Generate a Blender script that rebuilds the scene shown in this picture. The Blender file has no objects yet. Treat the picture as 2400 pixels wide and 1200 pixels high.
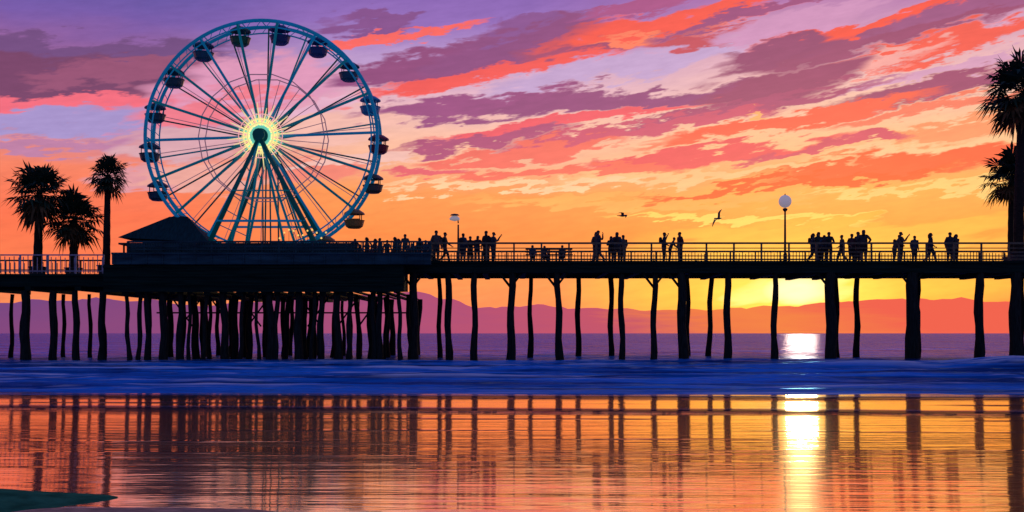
import bpy, bmesh, math, random
from mathutils import Vector, Matrix, noise, Euler
random.seed(7)
S=bpy.context.scene
S.view_settings.view_transform='Standard'; S.view_settings.look='None'
S.view_settings.exposure=0; S.view_settings.gamma=1
F=2573.0; EYE=1.6; HOR=780.0
def X(px,d): return (px-1200)*d/F
def Z(py,d): return EYE+(HOR-py)*d/F
def lin(c):
    o=[]
    for v in c:
        v=v/255.0
        o.append(v/12.92 if v<=0.04045 else ((v+0.055)/1.055)**2.4)
    return (o[0],o[1],o[2],1)

# ---------------------------------------------------------------- camera
cam=bpy.data.cameras.new("camera"); co=bpy.data.objects.new("camera",cam)
S.collection.objects.link(co); S.camera=co
co.location=(0,0,EYE); co.rotation_euler=(math.radians(90),0,0)
cam.sensor_width=36; cam.lens=36*F/2400; cam.shift_y=(HOR-600)/2400
cam.clip_start=0.1; cam.clip_end=30000

# ---------------------------------------------------------------- sun
sun_az=math.atan((1878-1200)/F); sun_el=math.radians(2.3)
L=bpy.data.lights.new("sun",'SUN'); lo=bpy.data.objects.new("sun",L); S.collection.objects.link(lo)
L.energy=0.12; L.angle=math.radians(1.6); L.color=(1,0.82,0.42)
d=-Vector((math.sin(sun_az)*math.cos(sun_el),math.cos(sun_az)*math.cos(sun_el),math.sin(sun_el)))
lo.rotation_euler=d.to_track_quat('-Z','Y').to_euler(); lo.location=(60,200,60)

# ---------------------------------------------------------------- sky (world)
W=bpy.data.worlds.new("sky"); S.world=W; W.use_nodes=True
nt=W.node_tree; nt.nodes.clear(); N=nt.nodes; LK=nt.links.new
def math_(op,a,b=None,c=None,clamp=False):
    n=N.new('ShaderNodeMath'); n.operation=op; n.use_clamp=clamp
    for i,v in enumerate((a,b,c)):
        if v is None: continue
        if isinstance(v,(int,float)): n.inputs[i].default_value=v
        else: LK(v,n.inputs[i])
    return n.outputs[0]
def mix_(f,a,b,blend='MIX'):
    n=N.new('ShaderNodeMix'); n.data_type='RGBA'; n.blend_type=blend
    for i,v in ((0,f),(6,a),(7,b)):
        if isinstance(v,(int,float,tuple)): n.inputs[i].default_value=v
        else: LK(v,n.inputs[i])
    return n.outputs[2]
def mr_(v,a,b,c,d_,smooth=True):
    n=N.new('ShaderNodeMapRange'); n.interpolation_type='SMOOTHSTEP' if smooth else 'LINEAR'
    LK(v,n.inputs[0]); n.inputs[1].default_value=a; n.inputs[2].default_value=b
    n.inputs[3].default_value=c; n.inputs[4].default_value=d_
    return n.outputs[0]
tc=N.new('ShaderNodeTexCoord')
sx=N.new('ShaderNodeSeparateXYZ'); LK(tc.outputs['Generated'],sx.inputs[0])
az=math_('ARCTAN2',sx.outputs[0],sx.outputs[1])
el=math_('MAXIMUM',math_('ARCSINE',sx.outputs[2]),0.0)
def comb(a,b,z=0.0):
    n=N.new('ShaderNodeCombineXYZ'); LK(a,n.inputs[0]); LK(b,n.inputs[1]); n.inputs[2].default_value=z; return n.outputs[0]
elt=math_('MULTIPLY_ADD',az,-0.13,el)      # cloud banks rise to the right
def noise_(sx_,sy_,off,detail):
    n=N.new('ShaderNodeVectorMath'); n.operation='MULTIPLY_ADD'; LK(PT,n.inputs[0])
    n.inputs[1].default_value=(sx_,sy_,0); n.inputs[2].default_value=(off,off*0.7,0)
    t=N.new('ShaderNodeTexNoise'); t.noise_dimensions='2D'; LK(n.outputs[0],t.inputs['Vector']); t.inputs['Scale'].default_value=1
    t.inputs['Detail'].default_value=detail; t.inputs['Roughness'].default_value=0.62
    return t.outputs['Fac']
PT=comb(az,elt)
n1=noise_(9,42,3,3); n2=noise_(42,190,7,3)
dv=math_('ADD',math_('MULTIPLY',math_('SUBTRACT',n1,0.5),0.05),math_('MULTIPLY',math_('SUBTRACT',n2,0.5),0.018))
el2=math_('ADD',el,dv)
az2=math_('MULTIPLY_ADD',math_('SUBTRACT',n1,0.5),0.12,az)
P1=comb(az2,el2,1.0); P0=comb(az,el,1.0)
elr=math_('MULTIPLY_ADD',math_('SUBTRACT',n1,0.5),0.02,el)
t=math_('DIVIDE',elr,0.32)
def ramp(stops):
    r=N.new('ShaderNodeValToRGB'); LK(t,r.inputs[0]); e=r.color_ramp.elements
    st=sorted([(min(1,max(0,math.atan((HOR-py)/F)/0.32)),c) for py,c in stops],key=lambda s:s[0])
    while len(e)<len(st): e.new(0.5)
    for i,(p,c) in enumerate(st): e[i].position=p; e[i].color=lin(c)
    return r.outputs[0]
rl=ramp([(0,(88,78,160)),(80,(118,86,168)),(200,(160,95,145)),(250,(225,120,140)),(300,(172,142,198)),(350,(205,135,160)),(410,(246,128,98)),(520,(252,112,76)),(640,(252,120,78)),(720,(246,140,90)),(780,(240,130,100))])
rm=ramp([(0,(136,98,180)),(60,(146,106,186)),(150,(190,156,205)),(220,(224,176,196)),(300,(246,188,170)),(370,(248,182,150)),(425,(249,160,112)),(460,(251,150,80)),(560,(252,136,68)),(650,(252,144,86)),(740,(248,130,90)),(780,(240,115,95))])
rr=ramp([(0,(170,106,170)),(120,(214,160,190)),(230,(242,190,176)),(330,(250,190,145)),(420,(252,165,100)),(470,(252,170,84)),(560,(252,148,62)),(620,(252,170,74)),(680,(252,160,70)),(715,(250,118,70)),(780,(240,96,76))])
c=mix_(mr_(az,-0.33,-0.12,0,1),rl,rm); c=mix_(mr_(az,0.0,0.25,0,1),c,rr)
gm=math_('MAXIMUM',mr_(math_('ABSOLUTE',az),0.42,0.6,0,1),mr_(el,0.29,0.4,0,1))
gn=noise_(3.2,22,0,3)
gc=math_('MULTIPLY',math_('MULTIPLY',mr_(gn,0.48,0.6,0,0.85),gm),mr_(el,0.5,0.9,1,0))
zen=mix_(mr_(el,0.31,0.8,0,1),c,lin((54,80,160)))
c=mix_(gc,zen,lin((150,78,125)))
def streak(px,py,hl,hw,slope,col,alpha=1.0,edge=0.3,vec=None):
    global c
    a0=math.atan((px-1200)/F); e0=math.atan((HOR-py)/math.hypot(F,px-1200))
    a=hl*1.12/F; b=hw*1.15/F; th=math.atan(slope); cs=math.cos(th); sn=math.sin(th); ds=[]
    for (vx,vy) in ((cs/a,sn/a),(-sn/b,cs/b)):
        n=N.new('ShaderNodeVectorMath'); n.operation='DOT_PRODUCT'; LK(vec or P1,n.inputs[0])
        n.inputs[1].default_value=(vx,vy,-(vx*a0+vy*e0)); ds.append(n.outputs['Value'])
    r2=math_('MULTIPLY_ADD',ds[1],ds[1],math_('MULTIPLY',ds[0],ds[0]))
    k=1/(1-(1-edge)**2)
    f=math_('MULTIPLY_ADD',r2,-k,k,clamp=True)
    if alpha<1: f=math_('MULTIPLY',f,alpha)
    c=mix_(f,c,lin(col))
ST=[
 (200,118,340,30,0.03,(114,72,128)),(60,180,330,50,0.06,(120,62,104)),(300,165,200,24,0.12,(150,78,115)),
 (110,238,330,18,0.12,(244,106,126)),(120,290,240,24,0.09,(166,146,204)),(120,338,220,14,0.10,(190,125,165)),
 (330,420,80,30,-0.1,(225,150,160)),
 (620,190,210,60,0.1,(222,150,185)),(520,260,200,28,0.15,(240,122,140)),(700,250,140,14,0.15,(228,175,200)),
 (430,340,130,40,0.05,(218,165,176)),(780,300,150,40,0.1,(242,184,172)),(480,420,140,30,0.0,(236,165,155)),
 (730,400,120,30,0.1,(242,130,115)),(820,380,160,14,0.1,(242,188,178)),
 (860,62,120,20,0.02,(132,76,140)),(940,84,200,13,0.17,(248,100,96)),
 (1010,150,220,34,0.18,(144,70,124)),(1210,105,160,44,0.18,(140,72,128)),(1190,72,50,22,0.2,(136,80,145)),
 (1180,165,360,20,0.19,(242,86,86)),(1450,165,330,26,0.16,(194,162,206)),
 (1400,95,150,24,0.1,(164,72,110)),(1480,22,190,16,0.22,(168,80,135)),(1600,48,290,26,0.13,(244,86,76)),
 (1560,75,160,12,0.12,(252,125,96)),(1640,90,100,22,0.05,(196,76,96)),(1800,14,230,14,0.2,(156,76,126)),
 (1880,55,200,20,0.12,(205,145,188)),
 (2110,70,360,34,0.16,(154,72,114)),(2030,50,240,14,0.14,(246,84,72)),(2270,20,190,20,0.14,(156,84,132)),
 (2200,110,280,20,0.14,(242,90,80)),(1850,110,170,26,0.2,(148,70,114)),
 (2250,150,240,15,0.12,(214,158,190)),(1960,165,200,12,0.12,(242,165,160)),
 (1130,250,270,24,0.06,(154,74,130)),(1480,232,380,24,0.07,(148,72,126)),(1830,200,180,34,0.17,(154,70,112)),
 (2220,200,260,24,0.14,(158,72,114)),(2200,250,220,14,0.12,(244,122,100)),
 (1330,290,340,15,0.12,(240,90,106)),(1700,262,420,16,0.17,(172,76,118)),(1480,310,360,14,0.13,(206,84,116)),
 (1840,285,330,17,0.14,(248,98,80)),(1100,338,190,15,0.1,(176,78,122)),(1220,360,240,14,0.1,(244,110,100)),
 (2230,300,200,14,0.08,(250,150,105)),(1660,362,320,18,0.08,(234,86,98)),(1950,340,180,10,0.1,(212,80,108)),
 (2180,340,260,12,0.07,(252,196,146)),(2140,382,360,28,0.05,(250,96,66)),(1300,402,360,12,0.04,(246,110,96)),
 (1000,405,120,12,0.08,(232,96,112)),(1640,408,330,11,0.03,(252,190,135)),(1880,430,330,10,0.03,(250,90,58)),
 (1200,436,330,9,0.02,(254,202,155)),(2150,445,260,9,0.0,(253,200,120)),
 (1500,470,420,14,0.0,(252,170,92)),(1740,512,300,9,-0.03,(255,208,104)),(1950,560,420,40,0.0,(253,178,74)),
 (1780,268,40,6,0.0,(250,176,110)),
]
for s in ST: streak(*s)
streak(1865,690,480,125,0,(255,198,76),0.95,1.0,P0)
streak(1865,684,200,60,0,(255,228,98),0.95,0.9,P0)
streak(1868,682,110,46,0,(250,246,150),1,0.8)
streak(1868,680,70,32,0,(253,253,205),1,0.7,P0)
c=mix_(1.0,c,mix_(n2,(0.86,0.84,0.88,1),(1.12,1.13,1.10,1)),'MULTIPLY')
bk=mr_(math_('ABSOLUTE',az),1.0,2.3,0,1)
c=mix_(math_('MULTIPLY',bk,0.93),c,lin((50,72,128)))
bg=N.new('ShaderNodeBackground'); LK(c,bg.inputs[0]); bg.inputs[1].default_value=1.0
sk=N.new('ShaderNodeTexSky'); sk.sky_type='NISHITA'; sk.sun_disc=False
sk.sun_elevation=sun_el; sk.sun_rotation=sun_az
bg2=N.new('ShaderNodeBackground'); LK(sk.outputs[0],bg2.inputs[0]); bg2.inputs[1].default_value=0.01
ad=N.new('ShaderNodeAddShader'); LK(bg.outputs[0],ad.inputs[0]); LK(bg2.outputs[0],ad.inputs[1])
wo=N.new('ShaderNodeOutputWorld'); LK(ad.outputs[0],wo.inputs[0])
W.cycles.sampling_method='NONE'

# ---------------------------------------------------------------- materials
def mat(name,col,rough=0.6,metal=0.0,var=0.3,nscale=3.0,stretch=(1,1,1),emit=None,estr=0.0,bump=0.0,spec=0.5):
    m=bpy.data.materials.new(name); m.use_nodes=True; t=m.node_tree; b=t.nodes['Principled BSDF']
    tc=t.nodes.new('ShaderNodeTexCoord'); mp=t.nodes.new('ShaderNodeMapping'); mp.inputs['Scale'].default_value=stretch
    t.links.new(tc.outputs['Object'],mp.inputs[0])
    nz=t.nodes.new('ShaderNodeTexNoise'); nz.inputs['Scale'].default_value=nscale; nz.inputs['Detail'].default_value=3
    t.links.new(mp.outputs[0],nz.inputs[0])
    r=t.nodes.new('ShaderNodeValToRGB'); r.color_ramp.elements[0].position=0.3; r.color_ramp.elements[1].position=0.7
    r.color_ramp.elements[0].color=tuple(v*(1-var) for v in col[:3])+(1,)
    r.color_ramp.elements[1].color=tuple(min(1,v*(1+var)) for v in col[:3])+(1,)
    t.links.new(nz.outputs['Fac'],r.inputs[0]); t.links.new(r.outputs[0],b.inputs['Base Color'])
    b.inputs['Roughness'].default_value=rough; b.inputs['Metallic'].default_value=metal
    b.inputs['Specular IOR Level'].default_value=spec
    if emit: b.inputs['Emission Color'].default_value=tuple(emit)+(1,); b.inputs['Emission Strength'].default_value=estr
    if bump:
        bp=t.nodes.new('ShaderNodeBump'); bp.inputs['Strength'].default_value=bump; bp.inputs['Distance'].default_value=0.03
        t.links.new(nz.outputs['Fac'],bp.inputs['Height']); t.links.new(bp.outputs[0],b.inputs['Normal'])
    return m
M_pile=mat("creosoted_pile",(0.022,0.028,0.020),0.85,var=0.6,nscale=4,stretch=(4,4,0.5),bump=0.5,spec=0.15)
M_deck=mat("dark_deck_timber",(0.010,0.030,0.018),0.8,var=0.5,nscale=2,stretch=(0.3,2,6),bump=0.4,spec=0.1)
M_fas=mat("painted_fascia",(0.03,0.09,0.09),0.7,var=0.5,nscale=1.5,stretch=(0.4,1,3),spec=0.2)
M_rail=mat("weathered_rail",(0.20,0.14,0.06),0.6,var=0.4,nscale=4)
M_pale=mat("pale_picket_paint",(0.50,0.42,0.42),0.6,var=0.4,nscale=3)
M_teal=mat("teal_wheel_glow_paint",(0.02,0.20,0.26),0.4,var=0.5,nscale=0.8,emit=(0.0,0.18,0.26),estr=0.24,spec=0.3)  # emission in the paint stands in for LED strip light
M_blue=mat("blue_rim_glow_paint",(0.02,0.20,0.36),0.4,var=0.5,nscale=0.5,emit=(0.0,0.20,0.46),estr=0.26,spec=0.3)  # rim paint glows by itself in place of modelled LED strips
M_dteal=mat("dark_teal_glow_steel",(0.008,0.07,0.08),0.45,var=0.5,nscale=1,emit=(0,0.07,0.09),estr=0.2,spec=0.3)  # weak emission brightens the steel, which is no lamp
M_cable=mat("pink_lit_cable",(0.55,0.30,0.38),0.5,var=0.3,emit=(0.5,0.25,0.3),estr=0.25)  # pink glow put into the cable material as emission
M_led=mat("hub_led",(0.7,0.7,0.3),0.5,var=0.2,emit=(0.95,0.78,0.30),estr=0.85)
M_led2=mat("hub_led_teal",(0.3,0.7,0.6),0.5,var=0.2,emit=(0.18,0.72,0.48),estr=0.7)
M_led4=mat("hub_led_pink",(0.7,0.4,0.4),0.5,var=0.2,emit=(0.95,0.42,0.40),estr=0.8)
M_led3=mat("warm_string_light",(0.7,0.5,0.2),0.5,var=0.2,emit=(1.0,0.62,0.15),estr=1.0)
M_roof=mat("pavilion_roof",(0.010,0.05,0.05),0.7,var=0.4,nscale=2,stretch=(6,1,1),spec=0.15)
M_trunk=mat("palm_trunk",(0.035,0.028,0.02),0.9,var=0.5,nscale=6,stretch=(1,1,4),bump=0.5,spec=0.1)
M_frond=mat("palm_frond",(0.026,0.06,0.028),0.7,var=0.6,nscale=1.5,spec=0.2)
M_dead=mat("dead_frond",(0.14,0.09,0.035),0.9,var=0.5,nscale=2,spec=0.1)
M_globe=mat("frosted_globe",(0.85,0.80,0.80),0.3,var=0.05,emit=(0.6,0.5,0.5),estr=0.35)
M_metal=mat("lamp_metal",(0.03,0.035,0.035),0.5,metal=0.3)
M_plaster=mat("planter_concrete",(0.06,0.06,0.055),0.8)

# ---------------------------------------------------------------- mesh helpers
class MB:
    def __init__(s): s.v=[]; s.f=[]; s.m=[]
    def tube(s,p0,p1,r0,r1=None,n=8,mi=0,cap=True):
        p0=Vector(p0); p1=Vector(p1); r1=r0 if r1 is None else r1
        ax=(p1-p0).normalized(); up=Vector((0,0,1)) if abs(ax.z)<0.95 else Vector((1,0,0))
        a=ax.cross(up).normalized(); b=ax.cross(a); k=len(s.v)
        for p,r in ((p0,r0),(p1,r1)):
            for i in range(n):
                t=2*math.pi*i/n; s.v.append(p+a*math.cos(t)*r+b*math.sin(t)*r)
        for i in range(n): s.f.append((k+i,k+(i+1)%n,k+n+(i+1)%n,k+n+i)); s.m.append(mi)
        if cap: s.f.append(tuple(k+i for i in range(n))[::-1]); s.f.append(tuple(k+n+i for i in range(n))); s.m+=[mi,mi]
    def path(s,pts,rs,n=8,mi=0):
        pts=[Vector(p) for p in pts]; k=len(s.v)
        for j,p in enumerate(pts):
            ax=(pts[min(j+1,len(pts)-1)]-pts[max(j-1,0)]).normalized()
            up=Vector((0,1,0)) if abs(ax.y)<0.9 else Vector((1,0,0))
            a=ax.cross(up).normalized(); b=ax.cross(a)
            for i in range(n):
                t=2*math.pi*i/n; s.v.append(p+(a*math.cos(t)+b*math.sin(t))*rs[j])
        for j in range(len(pts)-1):
            for i in range(n):
                s.f.append((k+j*n+i,k+j*n+(i+1)%n,k+(j+1)*n+(i+1)%n,k+(j+1)*n+i)); s.m.append(mi)
        s.f.append(tuple(k+i for i in range(n))[::-1]); e=k+(len(pts)-1)*n
        s.f.append(tuple(e+i for i in range(n))); s.m+=[mi,mi]
    def ring(s,c,R,r,seg=72,n=6,mi=0):
        c=Vector(c); k=len(s.v)
        for j in range(seg):
            t=2*math.pi*j/seg; rad=Vector((math.cos(t),0,math.sin(t)))
            for i in range(n):
                u=2*math.pi*i/n; s.v.append(c+rad*(R+r*math.cos(u))+Vector((0,r*math.sin(u),0)))
        for j in range(seg):
            for i in range(n):
                a=k+j*n; b=k+((j+1)%seg)*n
                s.f.append((a+i,a+(i+1)%n,b+(i+1)%n,b+i)); s.m.append(mi)
    def box(s,x0,x1,y0,y1,z0,z1,mi=0):
        k=len(s.v)
        for z in (z0,z1):
            for x,y in ((x0,y0),(x1,y0),(x1,y1),(x0,y1)): s.v.append(Vector((x,y,z)))
        for f in ((0,3,2,1),(4,5,6,7),(0,1,5,4),(1,2,6,5),(2,3,7,6),(3,0,4,7)):
            s.f.append(tuple(k+i for i in f)); s.m.append(mi)
    def lathe(s,c,prof,n=16,mi=0,sy=1.0):
        c=Vector(c); k=len(s.v)
        for r,z in prof:
            for i in range(n):
                t=2*math.pi*i/n; s.v.append(c+Vector((r*math.cos(t),r*sy*math.sin(t),z)))
        for j in range(len(prof)-1):
            for i in range(n):
                s.f.append((k+j*n+i,k+j*n+(i+1)%n,k+(j+1)*n+(i+1)%n,k+(j+1)*n+i)); s.m.append(mi)
    def face(s,pts,mi=0):
        k=len(s.v); s.v+= [Vector(p) for p in pts]; s.f.append(tuple(range(k,k+len(pts)))); s.m.append(mi)
    def obj(s,name,mats,parent=None,smooth=False):
        me=bpy.data.meshes.new(name); me.from_pydata([tuple(v) for v in s.v],[],s.f)
        for m in (mats if isinstance(mats,(list,tuple)) else [mats]): me.materials.append(m)
        me.polygons.foreach_set('material_index',s.m)
        if smooth: me.polygons.foreach_set('use_smooth',[True]*len(s.f))
        me.update(); o=bpy.data.objects.new(name,me); S.collection.objects.link(o)
        if parent: o.parent=parent
        return o
def empty(name,loc=(0,0,0)):
    o=bpy.data.objects.new(name,None); o.location=loc; o.empty_display_size=0.5; S.collection.objects.link(o); return o

# ---------------------------------------------------------------- sea
def sst(a,b,x):
    t=min(1,max(0,(x-a)/(b-a))); return t*t*(3-2*t)
ys=[24+i*0.11 for i in range(350)]
while ys[-1]<12000: ys.append(ys[-1]*1.035+0.05)
NC=300
def seah(x,y):
    A=sst(26.5,33,y)*(1-sst(75,260,y))
    w=y+3.2*noise.noise(Vector((x*0.035,y*0.05,0)))+0.02*x
    a=0.6+0.9*noise.noise(Vector((x*0.05,y*0.12,7)))
    s1=((math.sin(w*2*math.pi/4.4)+1)/2)**2.4
    h=A*0.22*max(0.1,a)*s1
    h+=A*0.07*noise.noise(Vector((x*0.35,y*1.5,3)))+A*0.03*noise.noise(Vector((x*1.2,y*4.0,5)))
    yc=47.0+1.5*noise.noise(Vector((x*0.06,1,1)))
    g=math.exp(-((y-yc)/(0.9 if y<yc else 2.4))**2); amp=0.18+0.30*sst(6,13,x)*(1-0.5*sst(24,30,x))
    h+=g*amp*(0.75+0.6*noise.noise(Vector((x*0.3,2,2))))
    yc2=37.0+1.2*noise.noise(Vector((x*0.05,8,1)))
    g2=math.exp(-((y-yc2)/(0.6 if y<yc2 else 1.6))**2); h+=g2*(0.17+0.09*noise.noise(Vector((x*0.2,4,2))))
    yc3=31.5+0.8*noise.noise(Vector((x*0.07,5,1)))
    g3=math.exp(-((y-yc3)/(0.4 if y<yc3 else 1.1))**2); h+=g3*(0.10+0.05*noise.noise(Vector((x*0.2,6,2))))
    fo=0.0
    if A>0 and y<80:
        fn=noise.noise(Vector((x*0.16,y*0.8,9)))+0.6*noise.noise(Vector((x*0.9,y*4,9)))
        cr=max(math.exp(-((y-yc+0.05)/0.45)**2),math.exp(-((y-yc2+0.02)/0.30)**2),math.exp(-((y-yc3)/0.22)**2))
        fo=1.0*sst(-0.05,0.25,fn)*cr+0.7*sst(0.3,0.5,fn)*s1*A
    yl=29.0+0.7*noise.noise(Vector((x*0.08,0,4)))
    fo=max(fo,0.9*math.exp(-((y-yl)/0.2)**2)*sst(-0.25,0.2,noise.noise(Vector((x*0.2,3,3)))))
    return h,min(1,fo)
sv=[];ff=[];foam=[]
for y in ys:
    hw=y*1.3+30
    for i in range(NC):
        u=-1+2*i/(NC-1); x=hw*(0.55*u+0.45*u**3)
        if y<300: h,f=seah(x,y)
        else: h,f=0,0
        if y<24.5: h=-0.25
        sv.append((x,y,h)); foam.append(f)
for j in range(len(ys)-1):
    for i in range(NC-1):
        a=j*NC+i; ff.append((a,a+1,a+NC+1,a+NC))
me=bpy.data.meshes.new("sea"); me.from_pydata(sv,[],ff); me.polygons.foreach_set('use_smooth',[True]*len(ff))
at=me.attributes.new("foam",'FLOAT','POINT'); at.data.foreach_set('value',foam)
sea=bpy.data.objects.new("sea",me); S.collection.objects.link(sea)
m=bpy.data.materials.new("sea_water"); m.use_nodes=True; t=m.node_tree; t.nodes.clear()
g=t.nodes.new('ShaderNodeNewGeometry')
def nz(t,src,scale,sc,detail=4,rough=0.6):
    mp=t.nodes.new('ShaderNodeVectorMath'); mp.operation='MULTIPLY'; mp.inputs[1].default_value=scale; t.links.new(src,mp.inputs[0])
    n=t.nodes.new('ShaderNodeTexNoise'); n.inputs['Scale'].default_value=sc; n.inputs['Detail'].default_value=detail; n.inputs['Roughness'].default_value=rough
    t.links.new(mp.outputs[0],n.inputs[0]); return n.outputs['Fac']
a1=nz(t,g.outputs['Position'],(0.3,1.3,1),1.2,3); a2=nz(t,g.outputs['Position'],(0.03,0.14,1),1.0,3); a3=nz(t,g.outputs['Position'],(0.07,0.7,1),1.0,3)
bp=t.nodes.new('ShaderNodeBump'); bp.inputs['Strength'].default_value=1.0; bp.inputs['Distance'].default_value=0.24; t.links.new(a1,bp.inputs['Height'])
bp2=t.nodes.new('ShaderNodeBump'); bp2.inputs['Strength'].default_value=0.9; bp2.inputs['Distance'].default_value=1.4; t.links.new(a2,bp2.inputs['Height']); t.links.new(bp.outputs[0],bp2.inputs['Normal'])
af=t.nodes.new('ShaderNodeAttribute'); af.attribute_name='foam'
mx=t.nodes.new('ShaderNodeMix'); mx.data_type='RGBA'; t.links.new(af.outputs['Fac'],mx.inputs[0])
rc=t.nodes.new('ShaderNodeValToRGB'); rc.color_ramp.elements[0].position=0.42; rc.color_ramp.elements[1].position=0.58
rc.color_ramp.elements[0].color=(0.002,0.06,0.22,1); rc.color_ramp.elements[1].color=(0.03,0.34,0.92,1)
t.links.new(a3,rc.inputs[0]); t.links.new(rc.outputs[0],mx.inputs[6]); mx.inputs[7].default_value=(0.9,0.9,0.95,1)
df=t.nodes.new('ShaderNodeBsdfDiffuse'); t.links.new(mx.outputs[2],df.inputs[0]); t.links.new(bp.outputs[0],df.inputs['Normal'])
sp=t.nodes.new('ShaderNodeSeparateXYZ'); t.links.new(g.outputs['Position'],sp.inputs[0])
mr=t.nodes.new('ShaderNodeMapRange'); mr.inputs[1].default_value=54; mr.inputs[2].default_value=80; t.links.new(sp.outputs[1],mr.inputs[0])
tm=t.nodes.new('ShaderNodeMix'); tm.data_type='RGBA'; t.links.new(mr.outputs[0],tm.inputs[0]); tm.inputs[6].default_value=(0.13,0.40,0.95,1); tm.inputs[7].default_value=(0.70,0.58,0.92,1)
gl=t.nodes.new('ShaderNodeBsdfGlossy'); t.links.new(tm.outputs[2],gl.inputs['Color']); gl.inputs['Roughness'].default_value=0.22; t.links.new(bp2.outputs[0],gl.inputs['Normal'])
fr=t.nodes.new('ShaderNodeFresnel'); fr.inputs[0].default_value=1.33; t.links.new(bp2.outputs[0],fr.inputs['Normal'])
mm=t.nodes.new('ShaderNodeMath'); mm.operation='MULTIPLY'; mm.use_clamp=True; t.links.new(fr.outputs[0],mm.inputs[0]); mm.inputs[1].default_value=0.62
mf=t.nodes.new('ShaderNodeMath'); mf.operation='MULTIPLY_ADD'; t.links.new(af.outputs['Fac'],mf.inputs[0]); mf.inputs[1].default_value=-0.6; t.links.new(mm.outputs[0],mf.inputs[2]); mf.use_clamp=True
mh=t.nodes.new('ShaderNodeMixShader'); t.links.new(mf.outputs[0],mh.inputs[0]); t.links.new(df.outputs[0],mh.inputs[1]); t.links.new(gl.outputs[0],mh.inputs[2])
ou=t.nodes.new('ShaderNodeOutputMaterial'); t.links.new(mh.outputs[0],ou.inputs[0])
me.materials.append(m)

# ---------------------------------------------------------------- wet sand beach
ysand=[-400,-150,-60,-20,-5,2,5]+[7+i*0.06 for i in range(400)]+[33,40,60,90]
xs=[-600,-300,-120,-60]+[-32+i*64/150 for i in range(151)]+[60,120,300,600]
sv=[];dk=[]
for y in ysand:
    for x in xs:
        z=0.004*(28.4-y) if y<33 else -0.02-0.05*(y-33)
        if y<5: z=0.004*23.4+0.01*(5-y)
        D=0
        if 5<y<33:
            z+=0.006*noise.noise(Vector((x*0.12,y*0.8,0)))
            for (y0,sl,w_,hh,dd) in ((22.7,-0.085,0.70,0.030,1.0),(20.6,-0.07,0.14,0.006,0.7),(27.2,-0.04,0.75,0.035,1.0),(24.9,-0.05,0.18,0.010,0.8),(17.6,-0.03,0.07,0.004,0.6),(15.6,0.03,0.06,0.004,0.6),(14.2,0.02,0.05,0.003,0.5),(12.6,-0.03,0.05,0.003,0.5)):
                yc=y0+sl*(x+8)+0.35*noise.noise(Vector((x*0.12,y0,0)))+0.12*noise.noise(Vector((x*0.7,y0,0)))
                gg=math.exp(-((y-yc)/w_)**2); k=1 if w_>0.5 else sst(-0.1,0.15,noise.noise(Vector((x*0.25,y0*3,0))))
                z+=hh*gg*k; D=max(D,dd*gg*k)
        sv.append((x,y,z)); dk.append(D)
NX=len(xs); ff=[(j*NX+i,j*NX+i+1,(j+1)*NX+i+1,(j+1)*NX+i) for j in range(len(ysand)-1) for i in range(NX-1)]
me=bpy.data.meshes.new("beach"); me.from_pydata(sv,[],ff); me.polygons.foreach_set('use_smooth',[True]*len(ff))
at=me.attributes.new("dark",'FLOAT','POINT'); at.data.foreach_set('value',dk)
o=bpy.data.objects.new("beach",me); S.collection.objects.link(o)
m=bpy.data.materials.new("wet_sand"); m.use_nodes=True; t=m.node_tree; t.nodes.clear()
g=t.nodes.new('ShaderNodeNewGeometry')
r1=nz(t,g.outputs['Position'],(0.2,2.4,1),1.0,4,0.6); r2=nz(t,g.outputs['Position'],(1.2,6,1),1.0,3,0.5)
bp=t.nodes.new('ShaderNodeBump'); bp.inputs['Strength'].default_value=1; bp.inputs['Distance'].default_value=0.0065; t.links.new(r1,bp.inputs['Height'])
bp2=t.nodes.new('ShaderNodeBump'); bp2.inputs['Strength'].default_value=1; bp2.inputs['Distance'].default_value=0.002; t.links.new(r2,bp2.inputs['Height']); t.links.new(bp.outputs[0],bp2.inputs['Normal'])
df=t.nodes.new('ShaderNodeBsdfDiffuse'); df.inputs[0].default_value=(0.035,0.04,0.055,1)
gl=t.nodes.new('ShaderNodeBsdfGlossy'); gl.inputs['Color'].default_value=(1.0,0.78,0.62,1); gl.inputs['Roughness'].default_value=0.04
gl2=t.nodes.new('ShaderNodeBsdfGlossy'); gl2.inputs['Color'].default_value=(1.0,0.78,0.60,1); gl2.inputs['Roughness'].default_value=0.20
t.links.new(bp2.outputs[0],gl.inputs['Normal']); t.links.new(bp2.outputs[0],gl2.inputs['Normal'])
gg=t.nodes.new('ShaderNodeMixShader'); gg.inputs[0].default_value=0.20; t.links.new(gl.outputs[0],gg.inputs[1]); t.links.new(gl2.outputs[0],gg.inputs[2])
af=t.nodes.new('ShaderNodeAttribute'); af.attribute_name='dark'
mm=t.nodes.new('ShaderNodeMath'); mm.operation='MULTIPLY_ADD'; t.links.new(af.outputs['Fac'],mm.inputs[0]); mm.inputs[1].default_value=-0.84; mm.inputs[2].default_value=0.98
mh=t.nodes.new('ShaderNodeMixShader'); t.links.new(mm.outputs[0],mh.inputs[0]); t.links.new(df.outputs[0],mh.inputs[1]); t.links.new(gg.outputs[0],mh.inputs[2])
ou=t.nodes.new('ShaderNodeOutputMaterial'); t.links.new(mh.outputs[0],ou.inputs[0]); me.materials.append(m)

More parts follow.
